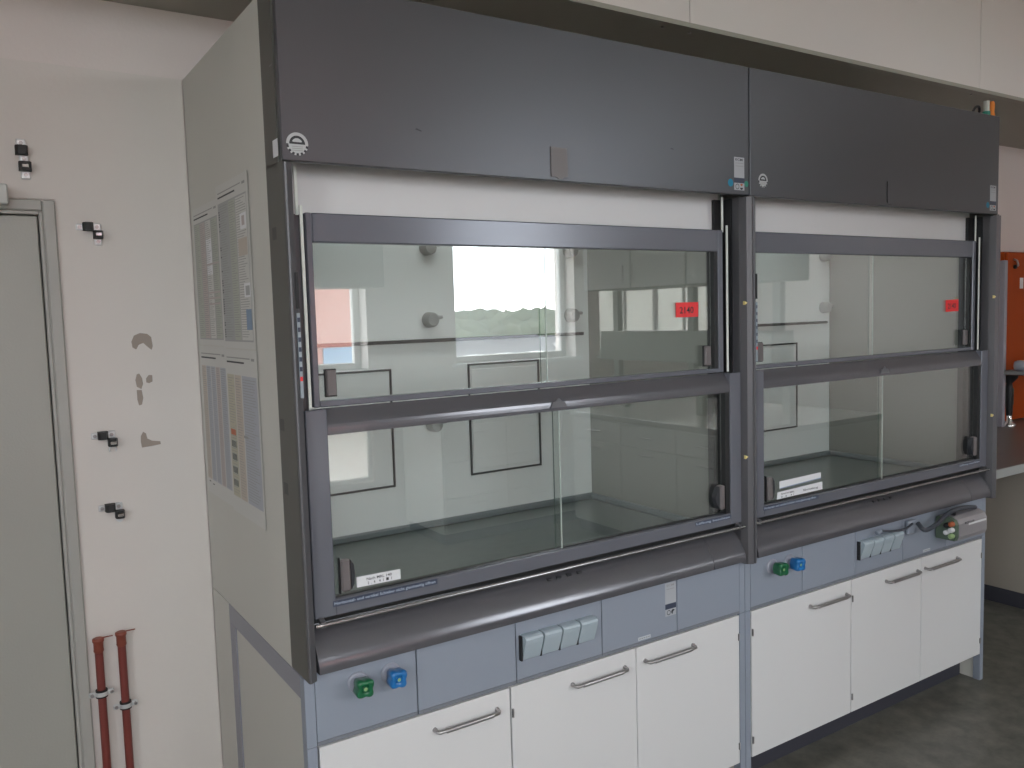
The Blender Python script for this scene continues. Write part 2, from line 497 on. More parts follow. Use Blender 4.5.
# ---------------------------------------------------------------- pipe clamps and capped pipes on the wall
CY = YB - .008
m_zinc = mat('zinc_plate', (.72, .73, .74), .35, metal=.4)
def pad(b, x, z, s=.012):
    b.box(x - s, x + s, CY - .006, CY - .0002, z - s, z + s, m_zinc, .004)
    b.tube([(x, CY - .006, z), (x, CY - .011, z)], .0055, m_steel, 6)
def rubber(b, x, z, sx=.0165, sz=.0155, slot=False):
    pr = [(-sx, -.004), (-sx, -.022), (-sx * .6, -.032), (sx * .6, -.032), (sx, -.022), (sx, -.004)]
    b.prism([(x + p[0], CY + p[1]) for p in pr], z - sz, z + sz, m_black, 'z')
    if slot:
        b.box(x - .008, x + .008, CY - .0345, CY - .031, z - .005, z + .005, m_chrome, .002)
def clamp(label, loc, kind):
    t = thing('pipe_clamp', label, 'clamp', (loc[0], CY, loc[1]), 'empty pipe clamps on the pinkish wall')
    def part(bb, nm):
        bb.v = [(v[0] - loc[0], v[1] - CY, v[2] - loc[1]) for v in bb.v]
        bb.build(nm, t)
    def P(dx, dz, s_=.012):
        b = MB(); pad(b, loc[0] + dx, loc[1] + dz, s_); part(b, 'clamp_plate')
    def Rb(*a):
        b = MB(); rubber(b, loc[0] + a[0], loc[1] + a[1], *a[2:]); part(b, 'rubber_insert')
    if kind == 'straight':
        P(-.003, .040); P(.002, -.003); P(.004, -.046)
        Rb(-.003, .019, .0155, .0125); Rb(.003, -.0245, .0155, .0125, True)
        return
    P(-.0235, 0, .0095); P(.021, .001, .0115)
    if kind == 'full':
        P(.0225, -.041, .0105)
    elif kind == 'prongs':
        for s in (-1, 1):
            b = MB()
            b.tube([(loc[0] + .0225 + .004 * s, CY - .006, loc[1] - .030), (loc[0] + .0225 + .010 * s, CY - .006, loc[1] - .044), (loc[0] + .0225 + .008 * s, CY - .006, loc[1] - .050)], .0022, m_zinc, 8)
            part(b, 'prong')
    else:
        b = MB()
        b.tube([(loc[0] + .0225, CY - .009, loc[1] - .036), (loc[0] + .0225, CY - .002, loc[1] - .036)], .011, m_zinc, 16)
        part(b, 'clamp_plate')
    Rb(-.0025, .001, .0135, .0115); Rb(.0225, -.0215, .0125, .0115, True)
clamp('upright black and zinc pipe clamp, highest, above the door corner', (-.436, 2.109), 'straight')
clamp('L-shaped black and zinc pipe clamp just beside the top corner of the door frame', (-.284, 1.924), 'full')
clamp('L-shaped pipe clamp with two thin prongs, beside the lowest plaster patch', (-.283, 1.318), 'prongs')
clamp('L-shaped pipe clamp with rounded lower plate, lowest of the empty clamps', (-.277, 1.102), 'round')

def pipe(x, ztop, zc, label):
    t = thing('capped_pipe', label, 'pipe', (x, CY - .026, 0), 'red-brown capped pipes beside the door')
    MB().tube([(0, 0, 0), (0, 0, ztop - .035)], .0115, m_pipe, 20).build('pipe', t)
    b = MB()
    b.tube([(0, 0, ztop - .042), (0, 0, ztop - .036), (0, 0, ztop - .030), (0, 0, ztop - .012), (0, 0, ztop - .008), (0, 0, ztop), (0, 0, ztop + .002)],
           [.0118, .0145, .0135, .0135, .016, .016, .012], m_pipecap, 20)
    b.box(.004, .040, -.002, .001, ztop - .001, ztop + .002, m_pipecap, .0005)
    b.build('end_cap', t)
    b = MB()
    b.tube([(0, 0, zc - .011), (0, 0, zc + .011)], .0165, m_black, 20)
    b.tube([(0, 0, zc - .006), (0, 0, zc + .006)], .0178, m_zinc, 20)
    for s in (-1, 1):
        b.box(s * .024 - .010, s * .024 + .010, -.004, .004, zc - .008, zc + .008, m_zinc, .003)
        b.tube([(s * .026, -.004, zc), (s * .026, -.010, zc)], .005, m_steel, 6)
    b.tube([(0, .017, zc), (0, .0255, zc)], .004, m_steel, 8)
    b.build('pipe_clip', t)
pipe(-.338, .722, .556, 'red-brown capped pipe close to the door frame, the shorter one')
pipe(-.276, .727, .503, 'red-brown capped pipe standing taller, on the side away from the door')

# ---------------------------------------------------------------- fume hoods
def qcurve(y0, z0, y1, z1, n=10, bulge=1.0):
    """convex quarter: from (y0,z0) top/back to (y1,z1) bottom/front"""
    return [(y0 + (y1 - y0) * math.sin(math.pi / 2 * k / n), z1 + (z0 - z1) * math.cos(math.pi / 2 * k / n)) for k in range(n + 1)]

def fume_hood(x0, idx):
    first = idx == 0
    hood = thing('fume_hood', ['dark grey laboratory fume hood nearer the wall posters, round sticker at its lower header corner',
                               'dark grey laboratory fume hood beside the orange cabinet, adapter box hanging at its lower corner'][idx],
                 'fume hood', (x0, 0, 0), 'pair of double-sash fume hoods')
    Wd = 1.5
    # outer shell
    b = MB()
    b.box(0.001, .018, .112, .885, .803, 2.375, m_side, .001)
    b.build('side_panel', hood)
    b = MB()
    b.box(Wd - .018, Wd - .001, .112, .885, .803, 2.375, m_side, .001)
    b.build('side_panel', hood)
    b = MB()
    b.box(.02, Wd - .02, .82, .885, .64, 2.36, m_side)
    b.box(.02, Wd - .02, .13, .82, 2.345, 2.365, m_side)
    b.build('rear_casing', hood)
    # lower side frame
    for s, nm in ((0, 'a'), (1, 'b')):
        xa, xb = (0.001, .026) if s == 0 else (Wd - .026, Wd - .001)
        b = MB()
        b.box(xa, xb, .030, .060, 0, .632, m_ctrl, .001)
        b.box(xa, xb, .060, .69, .745, .802, m_beam, .001)
        b.box(xa, xb, .030, .060, .633, .802, m_ctrl, .001)
        b.box(xa, xb, .632, .69, 0, .745, m_beam, .001)
        b.build('support_frame', hood)
        b = MB()
        xc, xd = (.005, .02) if s == 0 else (Wd - .02, Wd - .005)
        b.box(xc, xd, .062, .630, .0, .744, m_side)
        b.box(xc - .004 * (1 - s), xd + .004 * s, .692, .885, 0, .801, m_side)
        b.build('lower_side_panel', hood)
    # side strips and front posts
    for s in (0, 1):
        sg = 1 if s == 0 else -1
        ox = 0 if s == 0 else Wd
        def X(v): return ox + sg * v
        b = MB()
        pr = [(X(.0008), .111), (X(.0008), -.006), (X(.002), -.012), (X(.006), -.013), (X(.021), -.004), (X(.026), .012), (X(.028), .020), (X(.020), .111)]
        b.prism(pr, .806, 1.985, m_post, 'z')
        # flat outer skin, slightly different sheen
        xa, xb = sorted((X(.0002), X(.0008)))
        b.box(xa, xb, -.004, .111, .808, 1.99, m_strip)
        xa, xb = sorted((X(.0002), X(.015)))
        b.box(xa, xb, .022, .111, 1.986, 2.375, m_strip)
        if s == 0 and first:
            for mz, my in ((1.835, .070), (1.395, .085), (1.245, .080)):
                m_ = MB()
                m_.xquad(.0001, my - .012, my + .018, mz - .012, mz + .016, mat('label_residue', (.045, .045, .042), .5))
                m_.build('label_residue', hood)
        if s == 0:
            b.box(-.0003, .0002, .03, .05, 2.20, 2.203, m_post)
        b.build('front_post', hood)
        # dark guide channel behind the post
        b = MB()
        xa, xb = sorted((X(.0285), X(.066)))
        b.box(xa, xb, .088, .0995, 1.42, 1.885, m_post if s == 0 else m_dark)
        if s: b.box(xa, xb, .088, .0995, 1.886, 1.985, m_dark)
        b.box(xa, xb, .100, .1245, .925, 1.838, m_dark)
        xa, xb = sorted((X(.020), X(.030)))
        b.box(xa, xb, .05, .11, 1.43, 1.985, m_dark)
        b.build('guide_channel', hood)
        b = MB()
        xa = X(.055)
        b.box(xa - .0035, xa + .0035, .045, .048, 1.435, 1.90, m_tape)
        b.box(xa - .0035 - .004, xa + .0035 - .004, .060, .063, 1.88, 1.99, m_tape)
        b.build('guide_strip', hood)
    for z in (1.16, 1.653):
        b = MB()
        b.prism([(1.466, z - .006), (1.466, z + .006), (1.478, z)], -.0078, .0, mat('marker_yellow', (.75, .62, .25), .5), 'y')
        b.build('arrow_marker', hood)
    # height scale on the inner face of the post
    b = MB()
    b.box(.0145, .0215, -.0105, -.004, 1.665, 1.745, m_dark)
    b.box(.0145, .0215, -.0105, -.004, 1.465, 1.655, mat('scale_silver', (.33, .38, .42), .4))
    for k in range(7):
        z = 1.645 - k * .022
        b.box(.0150, .0210, -.0111, -.0105, z - .010, z, m_strip_ink if k < 6 else m_red)
    b.build('height_scale', hood)
    # header
    b = MB()
    b.box(.003, Wd - .003, 0, .020, 1.990, 2.385, m_hood, .002)
    b.box(.003, Wd - .003, .02, .12, 2.365, 2.385, m_hood)
    hd = b.build('header_panel', hood)
    b = MB()
    b.prism([(.727, 2.078), (.7275, 2.000), (.744, 2.000), (.752, 1.995), (.764, 1.995), (.770, 2.000), (.783, 2.002), (.781, 2.077)], -.0028, -.0002, m_grip if first else m_hood, 'y')
    if not first: b.box(.7255, .7275, -.003, -.0002, 2.003, 2.077, m_dark)
    b.build('latch_plate', hd)
    # round sticker
    b = MB()
    cx, cz, R = (.038, 2.027, .025) if first else (.062, 2.040, .022)
    y = -.0006
    wh = mat('sticker_silver', (.50, .51, .52), .5)
    b.disc((cx, y, cz), R, wh, 'y', 30, 0, 180, R * .72)
    for k in range(7):
        a = 188 + k * 25
        b.disc((cx, y, cz), R, m_ink, 'y', 4, a, a + 14, R * .80)
        b.disc((cx, y, cz), R, wh, 'y', 4, a + 14, a + 25, R * .80)
    b.disc((cx, y, cz), R * .80, wh, 'y', 24, 180, 360, 0)
    b.disc((cx, y, cz), R * .72, m_ink, 'y', 24, 0, 180, R * .50)
    b.disc((cx, y, cz), R * .50, wh, 'y', 20, 25, 155, 0)
    b.box(cx - R * .72, cx + R * .72, y - .0001, y + .0001, cz - .0005, cz + .004, m_ink)
    for k in range(3):
        b.box(cx - R * .5, cx + R * .5, y - .0002, y - .0001, cz - R * (.25 + .17 * k), cz - R * (.20 + .17 * k), m_inkg)
    b.build('round_sticker', hd)
    # inventory label on header
    b = MB()
    lx = 1.429 if first else 1.431
    wh = m_rose
    y = -.0006
    b.quad(lx, lx + .046, y, 2.042, 2.105, mat('label_grey', (.42, .43, .46), .6))
    b.text('ECM', (lx + .006, y - .0002, 2.094), .010, m_ink, .032)
    for k in range(2):
        b.quad(lx + .006, lx + .042, y - .0001, 2.086 - .009 * k, 2.0875 - .009 * k, m_inkg)
    b.quad(lx, lx + .046, y, 2.027, 2.041, m_strip_ink)
    b.quad(lx, lx + .046, y, 2.004, 2.026, mat('label_grey', (.42, .43, .46), .6))
    b.disc((lx + .014, y - .0002, 2.015), .0085, m_ink, 'y', 16, 0, 360, .0065)
    b.disc((lx + .033, y - .0002, 2.016), .0085, m_psalmon, 'y', 12, 40, 140, .0)
    b.disc((lx + .033, y - .0002, 2.012), .0065, m_ink, 'y', 12, 180, 360, .0)
    b.disc((lx - .016, y, 2.025), .012, m_cyan, 'y', 18)
    if first:
        b.disc((lx + .055, y, 2.025), .0095, m_teal, 'y', 18)
    b.build('inspection_label', hd)
    if first:
        b = MB()
        b.add([(.330, -.0003, 2.086), (.346, -.0003, 2.082), (.348, -.0003, 2.084), (.334, -.0003, 2.089)], [(0, 1, 2, 3)], m_ink)
        b.build('scuff', hd)
        b = MB()
        b.add([(1.16, -.0003, 2.108), (1.173, -.0003, 2.106), (1.174, -.0003, 2.108), (1.165, -.0003, 2.110)], [(0, 1, 2, 3)], m_ink)
        b.build('scuff', hd)
        MB().box(-.0003, .0001, .018, .052, 2.002, 2.040, m_paper).build('side_tag', hd)
    # inner shell
    b = MB()
    b.box(.036, 1.464, .100, .115, 1.84, 2.34, m_white, .001)
    b.build('inner_front_panel', hood)
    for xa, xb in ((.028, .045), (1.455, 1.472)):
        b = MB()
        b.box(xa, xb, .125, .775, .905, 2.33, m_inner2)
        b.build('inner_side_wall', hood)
    b = MB()
    b.box(.030, 1.470, .777, .80, .905, 2.33, m_inner)
    bf = b.build('baffle', hood)
    b = MB()
    b.box(.0455, 1.42, .758, .770, 1.550, 1.562, m_dark, .002)
    b.build('baffle_slot', bf)
    for px0, px1 in ((.285, .600), (.900, 1.212)):
        b = MB()
        z0, z1, w, y = 1.060, 1.466, .007, .775
        b.box(px0, px0 + w, y - .004, y + .0015, z0 + w, z1 - w, m_black, .001)
        b.box(px1 - w, px1, y - .004, y + .0015, z0 + w, z1 - w, m_black, .001)
        b.box(px0, px1, y - .004, y + .0015, z0, z0 + w, m_black, .001)
        b.box(px0, px1, y - .004, y + .0015, z1 - w, z1, m_black, .001)
        xa, xb, za, zb = px0 + .012, px1 - .012, z0 + .02, z1 - .02
        if px0 < .5:
            tl = .028
            b.prism([(y - .001, za), (y - .003, za), (y - .003 + 0, zb), (y - .001, zb)], xa, xb, m_inner, 'x')
        else:
            b.box(xa, xb, y - .003, y + .001, za, zb, m_inner, .002)
        b.build('port_cover', bf)
    for cx in (.752, 1.365 if first else 1.405):
        for cz in ((1.262, 1.628, 1.876) if cx < 1 else (1.628, 1.876)):
            b = MB()
            b.tube([(cx, .7768, cz), (cx, .745, cz), (cx, .738, cz)], [.027, .025, .020], mat('rod_holder_grey', (.33, .33, .32), .5), 20)
            b.tube([(cx + .02, .745, cz + .008), (cx + .036, .745, cz + .008)], .006, m_steel, 8)
            b.build('rod_holder', bf)
    b = MB()
    b.box(.030, 1.47, .070, .80, .860, .899, m_work)
    b.box(.046, 1.454, .755, .776, .899, .922, m_lip, .005)
    b.box(.046, .068, .125, .755, .899, .922, m_lip, .005)
    b.box(1.432, 1.454, .125, .755, .899, .922, m_lip, .005)
    b.box(.046, 1.454, .072, .095, .899, .922, m_lip, .005)
    b.build('worktop', hood)
    # glowing panel added above the work space to brighten the baffle
    b = MB()
    b.box(.30, 1.20, .30, .52, 2.285, 2.325, m_steel, .004)
    b.box(.32, 1.18, .32, .50, 2.279, 2.2855, m_fill_glow)
    b.build('added_fill_panel', hood)
    # lower sash
    Z0, Z1 = .942, 1.432
    fy0, fy1 = .018, .046
    b = MB()
    b.box(.032, .084, fy0, fy1, Z0, Z1, m_frame, .002)
    b.box(1.424, 1.474, fy0, fy1, Z0, Z1, m_frame, .002)
    b.box(.084, 1.424, fy0, fy1, Z0, .979, m_frame, .002)
    prof = [(fy1, 1.371), (.0190, 1.371), (.0190, 1.380), (.0195, 1.388), (.021, 1.395), (.024, 1.401), (.0285, 1.408), (.034, 1.416), (.040, 1.425), (fy1, 1.432)]
    b.prism(prof, .084, 1.424, m_sill, 'x', False)
    b.box(1.404, 1.4235, fy0 + .004, fy1, .979, 1.371, m_black)
    b.box(.084, 1.404, fy1 - .012, fy1, .979, .983, m_black)
    ls = b.build('lower_sash', hood)
    fxs = b
    MB().box(.086, .755, .030, .034, .981, 1.370, m_glass).build('glass_pane', ls)
    MB().box(.738, 1.403, .038, .042, .981, 1.370, m_glass).build('glass_pane', ls)
    b = MB()
    b.box(.738, .7395, .0345, .0375, .981, 1.370, mat('pane_edge', (.10, .15, .13), .3))
    b.box(.7555, .758, .030, .034, .981, 1.370, mat('pane_edge_light', (.50, .56, .52), .3))
    b.build('pane_edge', ls)
    for k, gx in enumerate((.100, 1.359)):
        b = MB()
        if k == 0:
            b.box(gx, gx + .024, .014, .0295, .994, 1.072, m_grip, .004)
            b.box(gx - .003, gx - .0002, .022, .0295, .990, 1.076, m_black)
            pr = [(.0, -.036), (.007, -.024), (.010, 0), (.007, .024), (.0, .036)]
            b.prism([(gx + .0245 + p[0], 1.033 + p[1]) for p in pr], .016, .029, m_ink, 'y')
        else:
            b.box(gx + .016, gx + .036, .014, .0375, .997, 1.075, m_grip, .004)
            pr = [(0.016 - .016 * math.sin(math.pi * q / 10), -.036 + .072 * q / 10) for q in range(11)]
            b.prism([(gx - .0005 + p[0], 1.036 + p[1]) for p in pr], .020, .0375, m_ink, 'y')
        b.build('sash_grip', ls)
    # writing on the sash
    b = MB()
    y = fy0 - .0006
    if first:
        b.box(.076, .354, y, fy0 - .0001, .9632, .9775, m_strip_ink)
        b.text('Horizontal- und vertikal Schieber nicht gleichzeitig öffnen', (.080, y - .0003, .9675), .010, m_strip_txt, .268)
        b.build('instruction_strip', ls)
        b = MB()
        b.box(1.264, 1.424, y, fy0 - .0001, .9625, .9745, m_strip_ink)
        b.text('Lüftung beachten', (1.268, y - .0003, .9655), .010, m_strip_txt, .150)
    else:
        b.box(.078, .365, y, fy0 - .0001, .9632, .9775, m_strip_ink)
        b.text('Horizontal- und vertikal Schieber nicht gleichzeitig öffnen', (.082, y - .0003, .9675), .010, m_strip_txt, .268)
        b.build('instruction_strip', ls)
        b = MB()
        b.box(1.264, 1.424, y, fy0 - .0001, .9625, .9745, m_strip_ink)
        b.text('Lüftung beachten', (1.268, y - .0003, .9655), .010, m_strip_txt, .150)
    b.build('instruction_strip', ls)
    b = MB()
    cx, yy, cz = .748, fy0 - .0022, 1.380
    b.prism([(cx - .028, cz), (cx - .020, cz + .016), (cx + .020, cz + .016), (cx + .028, cz)], yy, fy0 + .0005, mat('badge_grey', (.12, .12, .13), .4), 'y')
    b.prism([(cx - .012, cz + .0165), (cx, cz + .026), (cx + .012, cz + .0165)], yy + .0008, fy0 + .0005, mat('badge_grey', (.12, .12, .13), .4), 'y')
    b.build('emblem', ls)
    b = MB()
    if first:
        b.add([(.142, .0285, .994), (.258, .0285, .993), (.258, .0285, 1.018), (.142, .0285, 1.020)], [(0, 1, 2, 3)], m_paper)
        b.text('Nach MRL 140', (.168, .0282, 1.007), .0095, m_ink, .066)
        b.text('2  .  4    4  1  ■  1', (.170, .0282, .997), .0095, m_ink, .064)
        b.build('paper_label', ls)
    else:
        b.add([(.172, .0285, 1.022), (.392, .0285, 1.030), (.392, .0285, 1.052), (.172, .0285, 1.048)], [(0, 1, 2, 3)], m_paper)
        b.add([(.176, .0283, 1.022), (.392, .0283, 1.030), (.392, .0283, 1.033), (.176, .0283, 1.025)], [(0, 1, 2, 3)], m_pdblue)
        b.build('paper_label', ls)
        b = MB()
        b.add([(.158, .0285, .988), (.400, .0285, .990), (.400, .0285, 1.018), (.162, .0285, 1.012)], [(0, 1, 2, 3)], m_paper)
        b.text('NACH MRL', (.180, .0282, 1.001), .008, m_ink, .070)
        b.text('2 . 4    4 1', (.180, .0282, .991), .008, m_ink, .066)
        b.text('Säureabzug', (.295, .0282, .998), .010, m_ink, .080)
        b.build('paper_label', ls)
    # upper sash
    uz0, uz1 = 1.433, 1.886
    uy0, uy1 = .056, .086
    b = MB()
    b.box(.068, .083, uy0, uy1, uz0, uz1, m_frame, .002)
    b.box(1.416, 1.438, uy0, uy1, uz0, uz1, m_frame, .002)
    b.box(.083, 1.416, uy0, uy1, 1.818, uz1, m_frame, .003)
    b.box(.083, 1.416, uy0, uy1, uz0, 1.447, m_frame, .002)
    b.box(1.400, 1.4155, uy0 + .004, uy1, 1.447, 1.818, m_black)
    us = b.build('upper_sash', hood)
    MB().box(.084, .745, .066, .070, 1.448, 1.817, m_glass).build('glass_pane', us)
    MB().box(.728, 1.399, .074, .078, 1.448, 1.817, m_glass).build('glass_pane', us)
    b = MB()
    b.box(.728, .7295, .0705, .0735, 1.448, 1.817, mat('pane_edge', (.10, .15, .13), .3))
    b.box(.7455, .748, .066, .070, 1.448, 1.817, mat('pane_edge_light', (.50, .56, .52), .3))
    b.build('pane_edge', us)
    for gx in (.100, 1.353):
        b = MB()
        b.box(gx, gx + .025, .052, .065, 1.458, 1.520, m_grip, .003)
        b.box(gx - .002, gx + .027, .060, .0655, 1.456, 1.522, m_black)
        b.build('sash_grip', us)
    # rod and rounded sill
    b = MB()
    b.box(.030, 1.474, .048, .060, .922, .9415, m_black)  # black strip stands in for the shaded gap under the sash
    b.tube([(.028, .006, .930), (.045, .006, .930)], .0055, m_chrome, 14)
    b.tube([(1.462, .006, .930), (1.474, .006, .930)], .0055, m_chrome, 14)
    b.tube([(.045, .006, .930), (1.462, .006, .930)], .0062, mat('rod_metal', (.33, .32, .33), .22, metal=.9), 16)
    for x in (.052, 1.455):
        b.prism([(.02, .945), (.002, .938), (.001, .925), (.008, .925), (.018, .935)], x - .012, x, m_post, 'x')
    b.build('sill_rod', hood)
    def sillprof():
        pts = []
        # back top to front bottom
        P = [(.072, .921), (.050, .911), (.034, .896), (.022, .881), (.013, .867), (.006, .855), (.001, .845), (-.0015, .838), (-.003, .831), (-.0035, .824), (-.0035, .817)]
        return P
    P = sillprof()
    b = MB()
    segs = [(.029, 1.3235), (1.3255, 1.470)]
    for xa, xb in segs:
        n = len(P)
        vs = [(xa, p[0], p[1]) for p in P] + [(xb, p[0], p[1]) for p in P]
        b.add(vs, [(i, i + 1, n + i + 1, n + i) for i in range(n - 1)], m_sill, True)
        b.add([(xa, p[0], p[1]) for p in P] + [(xa, .072, .817)], [list(range(n + 1))], m_sill)
        b.add([(xb, p[0], p[1]) for p in P] + [(xb, .072, .817)], [list(range(n + 1))], m_sill)
        b.add([(xa, P[-1][0], P[-1][1]), (xb, P[-1][0], P[-1][1]), (xb, .072, .817), (xa, .072, .817)], [(0, 1, 2, 3)], m_sill)
    sl = b.build('sill', hood)
    for k, dx in enumerate((0, .032, .068, .105)):
        b = MB()
        a = Vector((.705 + dx, .0345, .8990))
        b.tube([a, a + Vector((.014, 0, .0))], .0048, m_dark, 8)
        b.build('sill_slot', sl)
    # control panels
    for k in range(5):
        xa, xb = .027 if k == 0 else .3 * k + .0015 - .008, (1.473 if k == 4 else .3 * (k + 1) - .0015 - .008)
        b = MB()
        b.box(xa, xb, .029, .046, .642, .8165, m_ctrl, .001)
        b.box(xa, xb, .0295, .046, .632, .6415, m_ctrl2)
        cp = b.build('control_panel', hood)
        if k == 0:
            for kx, mm in ((.133, m_green), (.220, m_blue)):
                kz = .762
                b = MB()
                b.tube([(kx, .0288, kz), (kx, .0265, kz), (kx, .024, kz)], [.026, .026, .022], m_rose, 26)
                b.tube([(kx, .024, kz), (kx, .008, kz)], .011, m_rose, 16)
                b.build('knob_rosette', cp)
                b = MB()
                n = 32
                def ring(y, rr, amp, tw=0):
                    return [(kx + (rr + amp * math.cos(4 * (t * 2 * math.pi / n - math.pi / 4 + tw))) * math.cos(t * 2 * math.pi / n), y,
                             kz + (rr + amp * math.cos(4 * (t * 2 * math.pi / n - math.pi / 4 + tw))) * math.sin(t * 2 * math.pi / n)) for t in range(n)]
                rs = [ring(.012, .017, .001, .1), ring(.007, .0215, .003, .1), ring(-.012, .0225, .0038, .1), ring(-.020, .0225, .004, .1), ring(-.026, .019, .0035, .1), ring(-.021, .009, .001, .1)]
                vs = [q for g in rs for q in g]
                b.add(vs, [(i * n + t, i * n + (t + 1) % n, (i + 1) * n + (t + 1) % n, (i + 1) * n + t) for i in range(len(rs) - 1) for t in range(n)], mm, True)
                b.add(rs[0], [list(range(n))], mm)
                b.disc((kx, -.0212, kz), .008, mm, 'y', 14)
                b.disc((kx, -.0214, kz), .0045, m_gold, 'y', 10)
                b.build('valve_knob', cp)
        if k == 2:
            for q in range(4):
                sx = .606 + q * .0635
                b = MB()
                pr = [(.0285, .768), (.010, .768), (.002, .764), (-.001, .758), (.001, .748), (.018, .700), (.022, .697), (.0285, .697)]
                b.prism(pr, sx, sx + .058, m_sock, 'x')
                b.box(sx - .005, sx - .0005, .016, .0285, .697, .766, m_dark)
                b.build('power_socket', cp)
        if k == 3:
            b = MB(); y = .0284
            lg = mat('label_grey', (.42, .43, .46), .6)
            b.quad(1.142, 1.187, y, .735, .801, lg)
            b.text('ECM', (1.149, y - .0002, .789), .010, m_inkg, .030)
            b.quad(1.148, 1.180, y - .0001, .780, .7815, m_inkg)
            b.quad(1.142, 1.187, y, .718, .7345, m_strip_ink)
            b.quad(1.142, 1.187, y, .696, .7175, lg)
            b.disc((1.156, y - .0002, .707), .0078, m_ink, 'y', 16, 0, 360, .0058)
            b.disc((1.174, y - .0002, .707), .0078, m_ink, 'y', 16, 30, 250, .0)
            if first:
                b.build('inventory_sticker', cp)
            b = MB()
            b.quad(1.030, 1.080, y, .6465, .657, mat('label_bright', (.55, .58, .62), .6))
            for q in range(5):
                b.quad(1.034 + q * .009, 1.040 + q * .009, y - .0002, .650, .653, m_inkg)
            b.build('small_sticker', cp)
    # plinth below the cupboards
    b = MB()
    b.box(.030, 1.470, .115, .13, 0, .112, m_plinth)
    b.build('plinth', hood)
    return hood

hood_a = fume_hood(0, 0)
hood_b = fume_hood(1.5, 1)

# ---------------------------------------------------------------- cupboards under the hoods
def handle(b, xa, xb, z):
    y0, y1 = .028, .009
    b.tube([(xa + .006, y0, z), (xa + .006, .015, z - .001), (xa + .010, y1, z - .002), (xb - .010, y1, z - .002), (xb - .006, .015, z - .001), (xb - .006, y0, z)], .0048, m_steel, 10)
    b.tube([(xa + .03, y1 - .001, z - .002), (xb - .03, y1 - .001, z - .002)], .0062, m_steel, 12)
    for x in (xa + .006, xb - .006):
        b.tube([(x, .0285, z), (x, .024, z)], .0065, m_steel, 14)
def cupboard(x0, xa, xb, label, doors):
    t = thing('base_cabinet', label, 'cabinet', (x0 + xa, 0, .118), 'white cupboards under the fume hoods')
    z0, z1 = .118, .627
    ox = x0 + xa
    w = xb - xa
    def sh(b):
        b.v = [(v[0], v[1], v[2] - .118) for v in b.v]
        return b
    b = MB()
    e = .003
    b.box(e, .019, .052, .60, z0, z1 - .001, m_white); b.box(w - .019, w - e, .052, .60, z0, z1 - .001, m_white)
    b.box(.019, w - .019, .052, .60, z0, z0 + .018, m_white); b.box(.019, w - .019, .052, .60, z1 - .019, z1 - .001, m_white)
    b.box(.019, w - .019, .585, .60, z0 + .018, z1 - .019, m_white)
    sh(b).build('cabinet_body', t)
    for (da, db, ha, hb, hs) in doors:
        da -= xa; db -= xa; ha -= xa; hb -= xa
        b = MB()
        b.box(da + .0015, db - .0015, .029, .048, z0 + .002, z1, m_white, .0012)
        d = sh(b).build('cabinet_door', t)
        b = MB(); handle(b, ha + (x0 + xa + ha + .61) * .0085, hb + (x0 + xa + hb + .61) * .0095, .580)
        sh(b).build('door_handle', d)
        hx = da + .0015 if hs < 0 else db - .0015
        for hz in (.555, .180):
            b = MB()
            b.box(min(hx, hx - hs * .007), max(hx, hx - hs * .007), .0265, .0288, hz - .012, hz + .012, m_dark, .001)
            b.tube([(hx - hs * .0035, .0262, hz - .012), (hx - hs * .0035, .0262, hz + .012)], .0025, m_steel, 8)
            sh(b).build('hinge', d)
for i, x0 in enumerate((0, 1.5)):
    ha = [(.322, .520), (.762, .966), (1.036, 1.245)]
    hb = [(.305, .520), (.752, .968), (1.012, 1.250)]
    hh = ha if i == 0 else hb
    w1, w2 = ('under the poster-side fume hood', 'under the fume hood beside the orange cabinet')[i], 0
    cupboard(x0, .029, .569, 'single-door white cupboard ' + w1, [(.029, .569, hh[0][0], hh[0][1], -1)])
    cupboard(x0, .571, 1.472, 'double-door white cupboard with paired steel handles ' + w1,
             [(.571, 1.0215, hh[1][0], hh[1][1], -1), (1.0215, 1.472, hh[2][0], hh[2][1], 1)])

# ---------------------------------------------------------------- red cards
def card(x, z, w, h, tilt, label, y=.0645, txt='2140'):
    b = MB()
    b.box(0, w, -.0010, 0, 0, h, m_red)
    b.text(txt, (w * .16, -.0013, h * .26), h * .62, m_ink, w * .62)
    o = b.build('number_card', None, (x, y, z))
    o.rotation_euler = (0, tilt, 0)
    return tag(o, label, 'card', 'red number cards on the upper sash glass')
card(1.245, 1.614, .096, .046, 0.0, 'red card with black handwriting on the glass of the hood nearer the posters', .0725)
card(2.745, 1.597, .094, .048, -.02, 'red card with black handwriting on the glass of the hood beside the orange cabinet', .0725)

